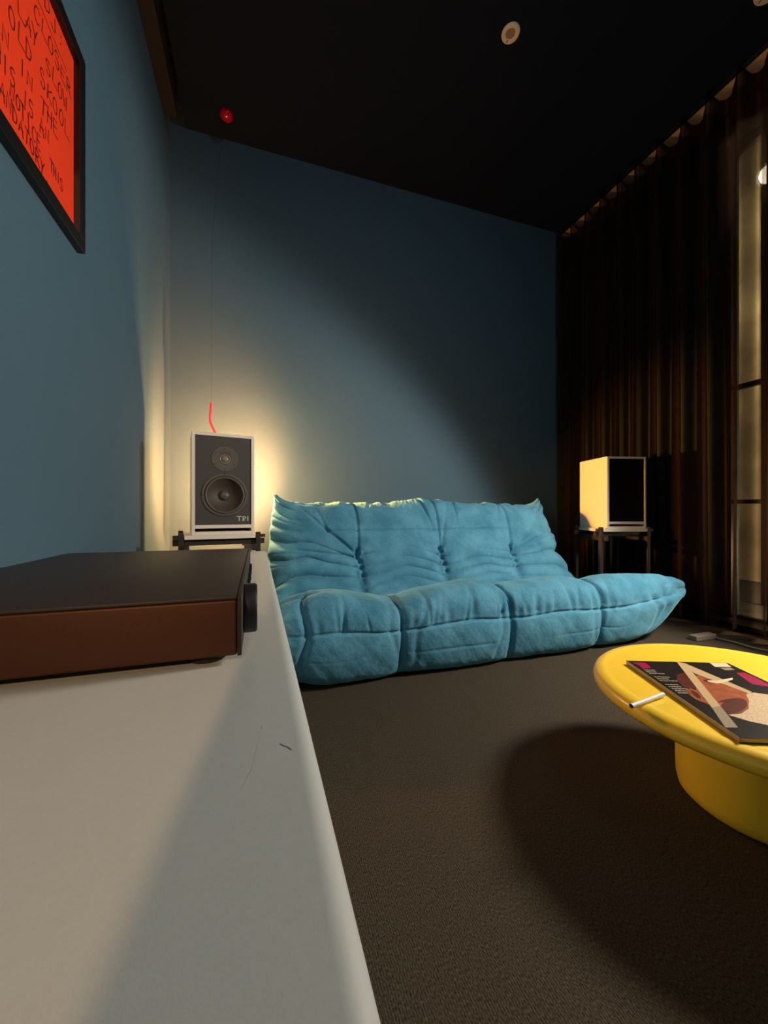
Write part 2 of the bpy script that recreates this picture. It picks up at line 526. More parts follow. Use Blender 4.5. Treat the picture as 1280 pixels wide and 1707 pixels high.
# ------------------------------------------------------------------ sofa
def build_sofa():
    t = thing('sofa', 'low teal velvet floor sofa with puckered folds and quilted sections', 'sofa', (0, 0, 0))
    ctrl = [(1.47, .008), (1.415, .012), (1.378, .045), (1.357, .11), (1.348, .19), (1.356, .255), (1.388, .308), (1.435, .331),
            (1.495, .336), (1.555, .318), (1.64, .282), (1.73, .250), (1.82, .230), (1.90, .238), (1.957, .288), (1.992, .365), (2.020, .455),
            (2.055, .55), (2.09, .63), (2.125, .685), (2.165, .712), (2.205, .705), (2.24, .67), (2.27, .60), (2.30, .5),
            (2.33, .36), (2.35, .2), (2.34, .06), (2.28, .008), (2.1, .008), (1.85, .008), (1.65, .008)]
    C = np.array(ctrl); nC = len(C)
    pts = []
    for i in range(nC):
        p0, p1, p2, p3 = C[i - 1], C[i], C[(i + 1) % nC], C[(i + 2) % nC]
        for k in range(40):
            u = k / 40
            pts.append(.5 * ((2 * p1) + (-p0 + p2) * u + (2 * p0 - 5 * p1 + 4 * p2 - p3) * u * u + (-p0 + 3 * p1 - 3 * p2 + p3) * u ** 3))
    pts = np.array(pts)
    seg = np.linalg.norm(np.roll(pts, -1, 0) - pts, axis=1)
    arc_ = np.concatenate([[0], np.cumsum(seg)])
    # sampling density: dense on everything from the front foot to the back rest top
    vis = np.zeros(len(pts)); idx = np.arange(len(pts))
    vis[(idx > 20) & (idx < 22 * 40)] = 1
    dens = np.where(vis > 0, 1.0, .22) * seg
    cd = np.concatenate([[0], np.cumsum(dens)])
    N = 600
    tt = np.linspace(0, cd[-1], N, endpoint=False)
    ai = np.interp(tt, cd, arc_)
    closed = np.vstack([pts, pts[:1]])
    PY = np.interp(ai, arc_, closed[:, 0]); PZ = np.interp(ai, arc_, closed[:, 1])
    PZ[PZ < .004] = .004

    def arc_at(y, z):
        return arc_[np.argmin((pts[:, 0] - y) ** 2 + (pts[:, 1] - z) ** 2)]
    A_seamF, A_ridge, A_seat, A_cr, A_k, A_seamB, A_top = (arc_at(1.349, .20), arc_at(1.46, .335), arc_at(1.73, .25), arc_at(1.90, .238),
                                                           arc_at(1.998, .385), arc_at(2.055, .55), arc_at(2.175, .712))
    A_back = arc_at(2.30, .5)
    # medial line
    med = np.array([(1.42, .25), (1.52, .18), (1.75, .115), (2.0, .13), (2.15, .25), (2.175, .45), (2.185, .655)])
    ms = np.concatenate([[0], np.cumsum(np.linalg.norm(np.diff(med, axis=0), axis=1))])
    mp = np.zeros(N)
    for i in range(N):
        best = 9
        for k in range(len(med) - 1):
            d = med[k + 1] - med[k]
            u = np.clip(np.dot(np.array([PY[i], PZ[i]]) - med[k], d) / np.dot(d, d), 0, 1)
            q = med[k] + u * d
            dist = np.hypot(*(q - [PY[i], PZ[i]]))
            if dist < best:
                best, mp[i] = dist, ms[k] + u * np.linalg.norm(d)
    for _ in range(6):
        ext = np.concatenate([mp[-4:], mp, mp[:4]])
        mp = np.convolve(ext, np.ones(9) / 9, 'valid')
    MY = np.interp(mp, ms, med[:, 0]); MZ = np.interp(mp, ms, med[:, 1])
    tipf = np.exp(-(mp / .16) ** 2)            # 1 at the front corner
    tipb = np.exp(-((mp - ms[-1]) / .12) ** 2)   # 1 at the top corner
    XI0, XI1 = .33, 1.60
    mid = np.linspace(XI0, XI1, 330)
    wv = 1 - (1 - np.linspace(0, 1, 74)[1:]) ** 1.9
    cols = []
    for w_ in wv[::-1]: cols.append(('L', w_))
    for x in mid: cols.append(('M', x))
    for w_ in wv: cols.append(('R', w_))
    K = len(cols)
    S = np.zeros((K, N, 3)); W = np.zeros(K); XN = np.zeros(K)
    bumps = [(.23, .022), (.50, -.022), (.87, .024), (1.085, -.004), (1.35, .010), (1.85, .03)]
    for k, (side, v) in enumerate(cols):
        if side == 'M':
            X = np.full(N, v); y, z = PY.copy(), PZ.copy(); xc = v
        else:
            W[k] = v
            if side == 'R':
                LL = .295 + .235 * tipf - .050 * tipb + .065 * np.exp(-((mp - .62) / .28) ** 2)
                xi, sg = XI1, 1
            else:
                LL = .268 + .01 * tipf - .025 * tipb
                xi, sg = XI0, -1
            ne = 3.4 - (1.6 if side == 'R' else .6) * tipf - 1.3 * tipb
            sh = 1 - (1 - v ** ne) ** (1 / ne)
            y = PY + (MY - PY) * sh; z = PZ + (MZ - PZ) * sh
            X = xi + sg * LL * v
            z = z + .075 * tipb * v ** 5
            xc = xi + sg * .29 * v
            X = X + sg * .006 * 0
        # soft lateral pillow bulges of the front ridge and the top edge
        rb = np.exp(-((ai - A_ridge) / .16) ** 2)
        bz = sum(h * math.exp(-((xc - c_) / .13) ** 2) for c_, h in bumps)
        z = z + rb * bz * (1 - .5 * W[k])
        tb = np.exp(-((ai - A_top) / .1) ** 2)
        z = z + tb * (.012 * math.sin(xc * 5.2 + 2.6) + .008 * math.cos(2 * PI * xc / .5 + .2)) * (1 - W[k])
        S[k, :, 0] = X; S[k, :, 1] = y; S[k, :, 2] = z; XN[k] = xc
    # normals
    dk = np.gradient(S, axis=0)
    dn = (np.roll(S, -1, 1) - np.roll(S, 1, 1))
    Nn = np.cross(dk, dn)
    ln = np.linalg.norm(Nn, axis=2, keepdims=True); ln[ln < 1e-9] = 1
    Nn = Nn / ln
    # orient outwards
    cen = S.mean(axis=1, keepdims=True)
    if (Nn[K // 2, :, :] * (S[K // 2] - [S[K // 2, 0, 0], 1.9, .18])).sum() < 0:
        Nn = -Nn
    X = XN[:, None] * np.ones((1, N)); A = ai[None, :] * np.ones((K, 1)); WW = W[:, None] * np.ones((1, N))
    side = np.clip(WW, 0, 1)
    D = np.zeros((K, N))
    r0 = np.random.RandomState(7)

    def fbm(x, a, fx, fa, seed, octv=3):
        rr = np.random.RandomState(seed); out = 0
        for o_ in range(octv):
            for _ in range(5):
                th = rr.uniform(0, 2 * PI); s1 = rr.uniform(.6, 1.4); s2 = rr.uniform(.6, 1.4) * rr.choice([-1, 1])
                out = out + np.sin(x * fx * s1 * 2 ** o_ + a * fa * s2 * 2 ** o_ + th) / 2 ** o_ / 3.2
        return out

    def win(a, lo, hi, s):
        return 1 / (1 + np.exp(-(a - lo) / s)) * 1 / (1 + np.exp((a - hi) / s))
    SE = [.52, 1.017, 1.51]
    # seams in X (front face and seat front; back rest)
    front_w = win(A, arc_at(1.378, .045) - .03, A_ridge + .16, .015)
    back_w = win(A, A_k - .01, A_back, .015)
    crot = win(A, A_seat + .02, A_k + .02, .03)
    for c_ in SE:
        drift = np.where(A > A_seat, 0.0, .0) + .012 * np.sin((A - A_ridge) * 9)
        # the seam bows forward on the front face, as in a stitched pillow
        d = X - c_ - drift - .022 * np.exp(-((A - A_seamF) / .16) ** 2)
        D -= (.016 * np.exp(-(d / .010) ** 2) + .017 * np.exp(-(np.abs(d) / .05) ** 1.3)) * front_w
        D -= (.010 * np.exp(-(d / .008) ** 2) + .009 * np.exp(-(np.abs(d) / .05) ** 1.3)) * back_w
        D -= .030 * np.exp(-((X - c_) / .035) ** 2) * crot
    # horizontal seams
    aF = A - A_seamF - .01 * np.sin((X - .52) / .497 * PI) ** 2
    D -= (.008 * np.exp(-(aF / .006) ** 2) + .009 * np.exp(-(np.abs(aF) / .045) ** 1.3)) * (1 - .6 * WW)
    aB = A - A_seamB
    D -= (.008 * np.exp(-(aB / .006) ** 2) + .003 * np.exp(-(np.abs(aB) / .03) ** 1.3)) * win(X, .36, 1.5, .02)
    # low crease on the lower front face
    D -= .003 * np.exp(-((A - arc_at(1.357, .11)) / .006) ** 2) * (1 - side) * (.5 + .5 * np.sin(X * 9 + 1))
    # gathers between the front ridge and the horizontal seam
    gw = win(A, A_seamF + .005, A_ridge - .0, .02)
    g = 0
    for gx in r0.uniform(.16, 1.95, 46):
        sl = r0.uniform(-.5, .9); h = r0.uniform(.3, 1.0); wd = r0.uniform(.006, .016)
        top = r0.uniform(.25, 1.0)
        dd = X - gx - sl * (A - A_seamF) * .35
        ww = np.clip((A - A_seamF) / .03, 0, 1) * np.clip(1 - (A - A_seamF) / (.17 * top + .05), 0, 1)
        g = g + h * np.exp(-(dd / wd) ** 2) * ww
    D -= .0125 * np.clip(g, 0, 1.4) * (A > A_seamF) * 1.0
    # crease bundles next to the seams, lower front
    for gx, sl, am in ((.60, .5, .006), (.49, -.3, .005), (.97, .3, .005), (1.46, -.4, .004), (1.56, .4, .005), (.15, .05, .020), (1.74, -.3, .010), (1.79, .35, .012), (1.68, .6, .006)):
        dd = X - gx - sl * (A - A_seamF) * .4 - .01 * np.sin((A - A_seamF) * 26 + gx * 9)
        D -= am * np.exp(-(dd / .013) ** 2) * win(A, A_seamF - .15, A_ridge - .01, .03)
    # horizontal rolls through the crotch, pinched at the seams and fanning to the sides
    near = sum(np.exp(-((X - c_) / .07) ** 2) for c_ in SE)
    secph = .018 * np.cos(2 * PI * (X - .52) / .497) + .012 * fbm(X, A, 6, 3, 5)
    outer = np.clip((.52 - X) / .46, 0, 1) + np.clip((X - 1.51) / .38, 0, 1)
    fan = 1 + 1.15 * outer
    a0 = A - (A_k - .035)
    q = (a0 / fan + secph * (1 - .6 * outer)) / .052
    roll = np.abs(np.cos(PI * q + .7 * fbm(X, A, 7, 4, 9))) ** .42 - .66
    rw = np.exp(-(np.abs(a0 + .095) / (.165 * (1 + 1.0 * outer))) ** 4)
    rw2 = rw * (.62 + .5 * outer * np.where(X > 1.0, .4, 1) + .7 * side * np.where(X > 1.0, .1, 1)) * (1 - .35 * (near > .9))
    D += .034 * roll * rw2
    # side face folds, gathered towards the side seam
    q2 = A / .062 + .25 * fbm(X, A, 5, 3, 12)
    RS = np.where(X > 1.0, .45, 1.0)
    D += .030 * RS * (np.abs(np.cos(PI * q2)) ** .6 - .6) * side ** 1.4 * win(A, A_ridge - .02, A_top + .02, .02) * (1 - rw * .8)
    D += .010 * fbm(X, A, 4, 30, 33) * side ** 1.5 * win(A, A_seamF - .1, A_back, .03)

    # straight pulled creases fanning from the knots across the back rest
    def crease(x0, a0_, x1, a1_, dep, wd):
        dx, da = x1 - x0, a1_ - a0_
        L2 = dx * dx + da * da
        u = np.clip(((X - x0) * dx + (A - a0_) * da) / L2, 0, 1)
        dist = np.hypot(X - x0 - u * dx, A - a0_ - u * da)
        return dep * np.exp(-(dist / wd) ** 2) * np.clip(1.15 - u, 0, 1)
    kb = A_k + .035
    for args in ((.52, kb, .20, A_top - .06, .013, .010), (.52, kb - .01, .10, kb + .05, .014, .010), (.54, kb, .66, kb + .015, .01, .01),
                 (1.51, kb, 1.82, A_top - .10, .010, .016), (1.51, kb, 1.86, kb + .12, .010, .012), (1.51, kb - .01, 1.88, kb + .05, .011, .012),
                 (1.017, kb, 1.12, A_top - .02, .006, .012), (.93, A_top - .01, .99, A_seamB, .012, .010), (1.17, A_top, 1.15, A_seamB + .03, .008, .010),
                 (.36, A_seamB, .30, A_top - .05, .006, .01), (1.55, A_top - .02, 1.60, A_seamB + .06, .006, .012), (1.49, A_top - .02, 1.44, A_seamB + .04, .006, .01),
                 (.62, A_top - .01, .60, A_top - .07, .006, .008), (.70, A_top, .72, A_top - .05, .006, .008), (.30, A_top, .33, A_top - .05, .006, .008)):
        D -= 1.5 * crease(*args)
    # knots: little twisted pinches under each seam
    for c_ in SE:
        for j, (dx, da, s_, h) in enumerate(((-.004, .03, .012, -.03), (.014, .012, .010, .022), (-.012, -.004, .012, .018), (.010, -.03, .010, -.028),
                                            (-.006, -.05, .011, .02), (.016, -.065, .010, -.026), (.0, -.09, .013, .016), (.02, -.105, .010, -.02))):
            D += h * .8 * np.exp(-(((X - c_ - dx) / s_) ** 2 + ((A - kb - da) / (s_ * 1.1)) ** 2))
    # puckered top edge
    D += .0035 * fbm(X, A, 60, 8, 21) * np.exp(-((A - A_top) / .04) ** 2)
    # broad softness
    D += .004 * fbm(X, A, 11, 13, 3) * (1 - .5 * side)
    D += .0008 * fbm(X, A, 60, 50, 4)
    fade = np.clip((1 - WW) / .04, 0, 1)
    D *= fade ** .5
    S2 = S + Nn * D[:, :, None]
    S2[:, :, 2] = np.maximum(S2[:, :, 2], .002)

    # split into stitched sections: seat and back rest, four of each
    kcols = [0] + [int(np.argmin(np.abs(XN - c_ ))) for c_ in SE] + [K - 1]
    i_cr = int(np.argmin(np.abs(ai - A_cr)))
    i_bb = int(np.argmin(np.abs(ai - arc_at(2.34, .06))))
    rows_back = list(range(i_cr, i_bb + 1))
    rows_seat = list(range(i_bb, N)) + list(range(0, i_cr + 1))
    # vertex normals of the whole skin, to keep the shading continuous over the cuts
    dk = np.gradient(S2, axis=0); dn = (np.roll(S2, -1, 1) - np.roll(S2, 1, 1))
    NV = np.cross(dk, dn); ln = np.linalg.norm(NV, axis=2, keepdims=True); ln[ln < 1e-12] = 1; NV /= ln
    if (NV * Nn).sum() < 0:
        NV = -NV
    for nm, rows in (('seat_section', rows_seat), ('backrest_section', rows_back)):
        for q_ in range(4):
            k0, k1 = kcols[q_], kcols[q_ + 1]
            R_ = len(rows)
            sub = S2[k0:k1 + 1][:, rows]
            v = sub.reshape(-1, 3).tolist()
            f = []
            for a in range(k1 - k0):
                for c in range(R_ - 1):
                    f.append((a * R_ + c, a * R_ + c + 1, (a + 1) * R_ + c + 1, (a + 1) * R_ + c))
            nv = NV[k0:k1 + 1][:, rows].reshape(-1, 3)
            va, fa = np.array(v), np.array(f)
            cr = np.cross(va[fa[:, 1]] - va[fa[:, 0]], va[fa[:, 2]] - va[fa[:, 1]])
            if (cr * nv[fa[:, 0]]).sum() < 0:
                f = [q[::-1] for q in f]
            o = obj(nm, (v, f), M['sofa'], t, smooth=True)
            try:
                bad = np.linalg.norm(nv, axis=1) < .5
                nv[bad] = (1 if q_ == 3 else -1, 0, 0)
                o.data.normals_split_custom_set_from_vertices(nv.tolist())
            except Exception as e:
                print('normals', e)
    # seam piping
    def pipe(idx_list, r=.0022):
        P = [S2[k, i] + NV[k, i] * .001 for k, i in idx_list]
        obj('seam', tube([tuple(p) for p in P], r, 6), M['piping'], t, smooth=True)
    i0 = int(np.argmin(np.abs(ai - arc_at(1.40, .02)))); i1 = int(np.argmin(np.abs(ai - (A_ridge + .14))))
    j0 = int(np.argmin(np.abs(ai - (A_k + .03)))); j1 = int(np.argmin(np.abs(ai - (A_top + .02))))
    for c_ in SE:
        lst = []
        for i in range(i0, i1, 3):
            xx = c_ + .012 * math.sin((ai[i] - A_ridge) * 9) + .022 * math.exp(-((ai[i] - A_seamF) / .16) ** 2)
            lst.append((int(np.argmin(np.abs(XN - xx))), i))
        pipe(lst)
        lst = []
        for i in range(j0, j1, 3):
            xx = c_ + .012 * math.sin((ai[i] - A_ridge) * 9)
            lst.append((int(np.argmin(np.abs(XN - xx))), i))
        pipe(lst, .0018)
    print('sofa verts', K * N)
    return t


build_sofa()


# ------------------------------------------------------------------ console
con = thing('console', 'long pale grey lacquered console along the left wall, in front of the camera', 'console', (0, 0, 0))
XE, ZT, YE0, YE1 = 0.0326, 0.518, -0.95, 1.36
b = bmesh.new()
prof = []
r = .011
prof = [(XL + .002, ZT - .035), (XL + .002, ZT)]
for i in range(9):
    a = PI / 2 * (1 - i / 8)
    prof.append((XE - r + r * math.cos(a), ZT - r + r * math.sin(a)))
prof += [(XE, ZT - .032), (XE - .003, ZT - .035)]
A_ = [b.verts.new((x, YE0, z)) for x, z in prof]
B_ = [b.verts.new((x, YE1, z)) for x, z in prof]
for i in range(len(prof)):
    j = (i + 1) % len(prof)
    b.faces.new((A_[i], A_[j], B_[j], B_[i]))
b.faces.new(A_); b.faces.new(B_[::-1])
obj('worktop', b, M['console'], con, smooth=True, sharp=35)
obj('cabinet_body', bx((XL + .002, YE0, .06), (XE - .022, YE1 - .005, ZT - .035), .002), M['console'], con)
obj('plinth', bx((XL + .002, YE0 + .01, 0), (XE - .05, YE1 - .03, .06)), M['black'], con)
ny = 4
for i in range(ny):
    y0 = YE0 + .005 + i * (YE1 - YE0 - .015) / ny
    y1 = y0 + (YE1 - YE0 - .015) / ny - .004
    d = obj('door', bx((XE - .0215, y0, .065), (XE - .004, y1, ZT - .04), .0015), M['console'], con)
    obj('handle', bx((XE - .004, y1 - .05, .40), (XE - .001, y1 - .035, .47), .001), M['black'], d)


def scr(pts, wd, m):
    bm = bmesh.new()
    ribbon(bm, pts, wd, lambda p, l: (p.x, p.y, ZT + .00015))
    obj('scratch', bm, m, con)


# dent near the rounded edge and fine scuffs
scr([(0.0128, .2262), (.0146, .2235), (.0162, .2225), (.0182, .2188)], .00045, M['scratch'])
scr([(.0030, .2490), (.0034, .2462)], .0006, M['scratch_l'])
scr([(.0020, .2380), (.0013, .2345)], .0003, M['scratch_l'])
scr([(-.0020, .2100), (-.0040, .2040)], .0003, M['scratch_l'])
scr([(.0006, .2290), (-.0015, .2150)], .00016, M['scratch_l'])
scr([(-.0045, .2010), (-.0075, .1920)], .00016, M['scratch_l'])

# ------------------------------------------------------------------ amplifier
amp = thing('amplifier', 'slim black and bronze hi-fi amplifier lying on the pale console', 'amplifier', (0, 0, 0))
ax0, ax1, ay0, ay1 = -.320, -.0125, .359, .826
az0, az1 = ZT + .0068, ZT + .0585
obj('case', bx((ax0, ay0, az0), (ax1 - .004, ay1, az1 - .0030), .0022, 3), M['amp_side'], amp, smooth=True, sharp=35)
obj('top_cover', bx((ax0 - .0008, ay0 + .0005, az1 - .0028), (ax1 - .004, ay1 + .0008, az1), .0010, 2), M['amp'], amp, smooth=True, sharp=35)
obj('front_panel', bx((ax1 - .0038, ay0 - .0004, az0 - .0005), (ax1, ay1 + .0004, az1 + .0005), .0010, 2), M['amp'], amp, smooth=True, sharp=35)
kn = obj('volume_knob', lathe([(0, 0), (.0235, 0), (.0245, .0008), (.0245, .0105), (.0232, .0125), (.021, .0128), (.0205, .0118), (0, .0118)], 64, 'X',
                              (ax1 + .0002, .418, ZT + .034)), M['black'], amp, smooth=True, sharp=35)
for i in range(5):
    y = .52 + i * .055
    obj('button', lathe([(0, 0), (.006, 0), (.006, .0035), (.005, .0042), (0, .0042)], 20, 'X', (ax1 + .0001, y, ZT + .032)), M['black'], amp, smooth=True, sharp=35)
for x in (ax0 + .04, ax1 - .030):
    for y in (ay0 + .022, ay1 - .035):
        obj('foot', lathe([(0, 0), (.015, 0), (.016, .001), (.016, .0066), (0, .0066)], 24, c=(x, y, ZT + .0001)), M['rubber'], amp, smooth=True, sharp=35)


# ------------------------------------------------------------------ speakers and their stands
def speaker(loc, rz, label):
    W, H, Dp, tk = .265, .460, .290, .0135
    t = thing('loudspeaker', label, 'speaker', loc, rz, 'bookshelf speakers on black stands')
    # cabinet shell: frame around the baffle with an open slot at the foot
    b = bmesh.new()
    bx((0, 0, 0), (tk, Dp, H), .0006, 1, b)
    bx((W - tk, 0, 0), (W, Dp, H), .0006, 1, b)
    bx((tk, 0, H - tk), (W - tk, Dp, H), .0006, 1, b)
    bx((tk, 0, 0), (W - tk, Dp, .0145), .0006, 1, b)
    bx((tk, 0, .029), (W - tk, Dp, .0445), .0006, 1, b)
    bx((tk, Dp - .012, .0145), (W - tk, Dp, .029), 0, 1, b)
    bx((tk, Dp - .012, .0445), (W - tk, Dp - .001, H - tk), 0, 1, b)
    obj('cabinet', b, M['white'], t)
    obj('baffle', bx((tk, .005, .0445), (W - tk, .022, H - tk)), M['baffle'], t)
    yb = .0049
    tw = obj('tweeter', lathe([(.0245, 0), (.0260, .003), (.0275, .0035), (.057, .0022), (.058, 0)], 64, '-Y', (.137, yb, .345)), M['driver'], t, smooth=True, sharp=40)
    obj('dome', lathe([(.0175, .0005), (.014, .004), (.008, .0068), (0, .0078)], 40, '-Y', (.137, yb, .345)), M['dome'], tw, smooth=True)
    obj('surround', lathe([(.0245, .002), (.0225, .0045), (.0195, .0045), (.0175, .001)], 48, '-Y', (.137, yb, .345)), M['dome'], tw, smooth=True)
    wf = obj('woofer', lathe([(.086, .001), (.088, .0045), (.0905, .0052), (.097, .0040), (.0985, 0)], 72, '-Y', (.137, yb, .180)), M['driver'], t, smooth=True, sharp=40)
    obj('surround', lathe([(.087, .001), (.084, .0065), (.080, .0085), (.076, .0065), (.0735, .0005)], 72, '-Y', (.137, yb, .180)), M['driver'], wf, smooth=True)
    cf = lathe([(.0735, .0007), (.071, .0002), (.024, -.0003)], 72, '-Y', (.137, yb, .180))
    obj('cone', cone_bm(.137, .180), M['cone'], wf, smooth=True)
    cf.free()
    obj('dust_cap', lathe([(.0225, -.0135 + .019), (.018, .0125), (.010, .0155), (0, .0165)], 40, '-Y', (.137, yb + .009, .180)), M['driver'], wf, smooth=True)
    for k in range(6):
        a = PI / 2 + k * PI / 3
        obj('screw', lathe([(0, .0045), (.0022, .0042), (.0026, .002)], 10, '-Y', (.137 + .048 * math.cos(a), yb, .345 + .048 * math.sin(a))), M['black'], tw)
    for k in range(4):
        a = PI / 2 + k * PI / 2 + .02
        obj('screw', lathe([(0, .0062), (.0024, .0060), (.0028, .003)], 10, '-Y', (.137 + .0945 * math.cos(a), yb, .180 + .0945 * math.sin(a))), M['black'], wf)
    # maker's letters
    lb = bmesh.new()
    to3 = lambda p, l: (p.x, yb - .0006, p.y)
    lh, z0 = .019, .0635
    strokes = [[(.190, z0 + lh), (.207, z0 + lh)], [(.1985, z0 + lh), (.1985, z0)],
               [(.2155, z0 + lh * .95), (.2155, z0)], [(.2155, z0 + lh * .95), (.224, z0 + lh * .95), (.2275, z0 + lh * .72), (.224, z0 + lh * .45), (.2155, z0 + lh * .42)],
               [(.213, z0 + .0015), (.221, z0 + .001)], [(.2365, z0 + lh), (.2365, z0)]]
    for s in strokes:
        ribbon(lb, s, .0042, to3)
    obj('lettering', lb, M['logo'], t)
    return t


def cone_bm(cx, cz):
    # shallow dark cone sitting in the driver mouth, drawn slightly proud of the baffle so it never hides behind it
    b = lathe([(.0745, .0035), (.070, .0020), (.050, .0010), (.030, .0006), (.0, .0006)], 72, '-Y', (cx, .0049, cz))
    return b


def deep_speaker(loc, rz, label, grille=False):
    """same as speaker() but with a real opening in the baffle so that the cone is recessed"""
    t = speaker(loc, rz, label)
    for ch in list(t.children):
        if ch.name.split('.')[0] == 'baffle':
            W, H, tk = .265, .46, .0135
            b = bmesh.new()
            x0, x1, z0, z1 = tk, W - tk, .0445, H - tk
            cx, cz, R_ = .137, .180, .0738
            n = 96
            ring, outer = [], []
            for i in range(n):
                a = 2 * PI * i / n
                dx, dz = math.cos(a), math.sin(a)
                ring.append(b.verts.new((cx + R_ * dx, .005, cz + R_ * dz)))
                tx = ((x1 - cx) / dx) if dx > 1e-9 else (((x0 - cx) / dx) if dx < -1e-9 else 1e9)
                tz = ((z1 - cz) / dz) if dz > 1e-9 else (((z0 - cz) / dz) if dz < -1e-9 else 1e9)
                s = min(tx, tz)
                outer.append(b.verts.new((cx + s * dx, .005, cz + s * dz)))
            for i in range(n):
                j = (i + 1) % n
                b.faces.new((ring[i], ring[j], outer[j], outer[i]))
                # fill the corner wedges
                pi, pj = outer[i].co, outer[j].co
                if abs(pi.x - pj.x) > 1e-6 and abs(pi.z - pj.z) > 1e-6:
                    cx_ = x1 if max(pi.x, pj.x) > x1 - 1e-5 else x0
                    cz_ = z1 if max(pi.z, pj.z) > z1 - 1e-5 else z0
                    cv = b.verts.new((cx_, .005, cz_))
                    b.faces.new((outer[i], outer[j], cv))
            me = bpy.data.meshes.new('baffle'); bmesh.ops.recalc_face_normals(b, faces=b.faces); b.to_mesh(me); b.free()
            me.materials.append(M['baffle'])
            ch.data = me
    for wf in [c for c in t.children if c.name.split('.')[0] == 'woofer']:
        for g in wf.children:
            if g.name.split('.')[0] == 'cone':
                b = lathe([(.0742, .001), (.070, -.004), (.050, -.020), (.024, -.034), (0, -.036)], 72, '-Y', (.137, .0049, .180))
                me = bpy.data.meshes.new('cone'); bmesh.ops.recalc_face_normals(b, faces=b.faces)
                b.to_mesh(me); b.free(); me.materials.append(M['cone'])
                me.polygons.foreach_set('use_smooth', [True] * len(me.polygons))
                g.data = me
            if g.name.split('.')[0] == 'dust_cap':
                b = lathe([(.0245, -.034), (.0225, -.027), (.016, -.0215), (.008, -.019), (0, -.018)], 40, '-Y', (.137, .0049, .180))
                me = bpy.data.meshes.new('dust_cap'); bmesh.ops.recalc_face_normals(b, faces=b.faces)
                b.to_mesh(me); b.free(); me.materials.append(M['driver'])
                me.polygons.foreach_set('use_smooth', [True] * len(me.polygons))
                g.data = me
    if grille:  # added black sheet puts the shade over the drivers into colour
        for c in t.children:
            if c.name.split('.')[0] in ('woofer', 'tweeter', 'lettering'):
                c.location.y = .0105
            if c.name.split('.')[0] == 'baffle':
                c.location.y = .004
        obj('shade_sheet', bx((.0145, .0012, .0455), (.265 - .0145, .0035, .46 - .0145), .001), M['shade_black'], t)['label'] = 'added black sheet standing in for the shade over the drivers'
    return t


M['shade_black'] = mat('black_shade_sheet', lin((14, 12, 12)), 0.95, spec=0.05)
SPZ = .547


def speaker_stand(loc, rz, label):
    t = thing('speaker_stand', label, 'speaker stand', loc, rz, 'black lattice speaker stands')
    W, Dp, s = .345, .285, .021
    top = SPZ + .010
    x0, y0 = -.052, -.006      # offset of the stand from the speaker's front left corner
    for px in (x0, x0 + W - s):
        for py in (y0, y0 + Dp - s):
            obj('leg', bx((px, py, 0), (px + s, py + s, top), .0012), M['stand'], t)
    for py in (y0 + s, y0 + Dp - 2 * s):
        obj('rail', bx((x0 - .022, py, SPZ - .047), (x0 + W + .022, py + s * .9, SPZ - .019), .0012), M['stand'], t)
        obj('rail', bx((x0 - .022, py, .10), (x0 + W + .022, py + s * .9, .125), .0012), M['stand'], t)
    for px in (x0 + s, x0 + W - 2 * s):
        obj('rail', bx((px, y0 - .022, SPZ - .075), (px + s, y0 + Dp + .022, SPZ - .047), .0012), M['stand'], t)
        obj('rail', bx((px, y0 - .022, .125), (px + s, y0 + Dp + .022, .150), .0012), M['stand'], t)
    # cross stubs that show beside each post
    for px in (x0 - .022, x0 + W):
        obj('cross_peg', bx((px, y0 + .002, SPZ - .016), (px + .022, y0 + s - .002, SPZ + .000), .001), M['stand'], t)
    obj('shelf', bx((x0 + s + .003, y0 - .010 + .006, SPZ - .0188), (x0 + W - s - .003, y0 + Dp - .006, SPZ - .0003), .001), M['white'], t)
    return t


RZL = math.atan2(.045, .262)
RZR = math.atan2(-.055, .239)
deep_speaker((-.2725, 1.872, SPZ), RZL, 'white-framed bookshelf speaker by the teal wall corner, lettered TPI below the woofer')
speaker_stand((-.2725, 1.872, 0), RZL, 'black lattice stand under the left speaker, at the end of the console')
deep_speaker((2.055, 1.822, SPZ), RZR, 'white box speaker by the dark curtain, its side lit orange', True).scale = (.972, .972, .972)
speaker_stand((2.055, 1.822, 0), RZR, 'black lattice stand under the right speaker, behind the sofa corner').scale = (.96, .96, 1)

# ------------------------------------------------------------------ corner lamp behind the speaker
t = thing('corner_lamp', 'small bare-bulb floor lamp hidden behind the left speaker', 'lamp', (-.06, 2.262, 0))
obj('base', lathe([(0, 0), (.045, 0), (.045, .012), (.01, .02), (0, .02)], 40), M['black'], t, smooth=True, sharp=40)
obj('pole', tube([(0, 0, .015), (0, 0, .735)], .006), M['black'], t, smooth=True, sharp=40)
obj('socket', lathe([(0, .73), (.014, .73), (.016, .74), (.016, .770), (0, .770)], 24), M['black'], t, smooth=True, sharp=40)

obj('bulb', lathe([(0, .770), (.008, .772), (.010, .784), (.017, .798), (.017, .808), (.011, .818), (0, .822)], 24), M['bulb'], t, smooth=True)

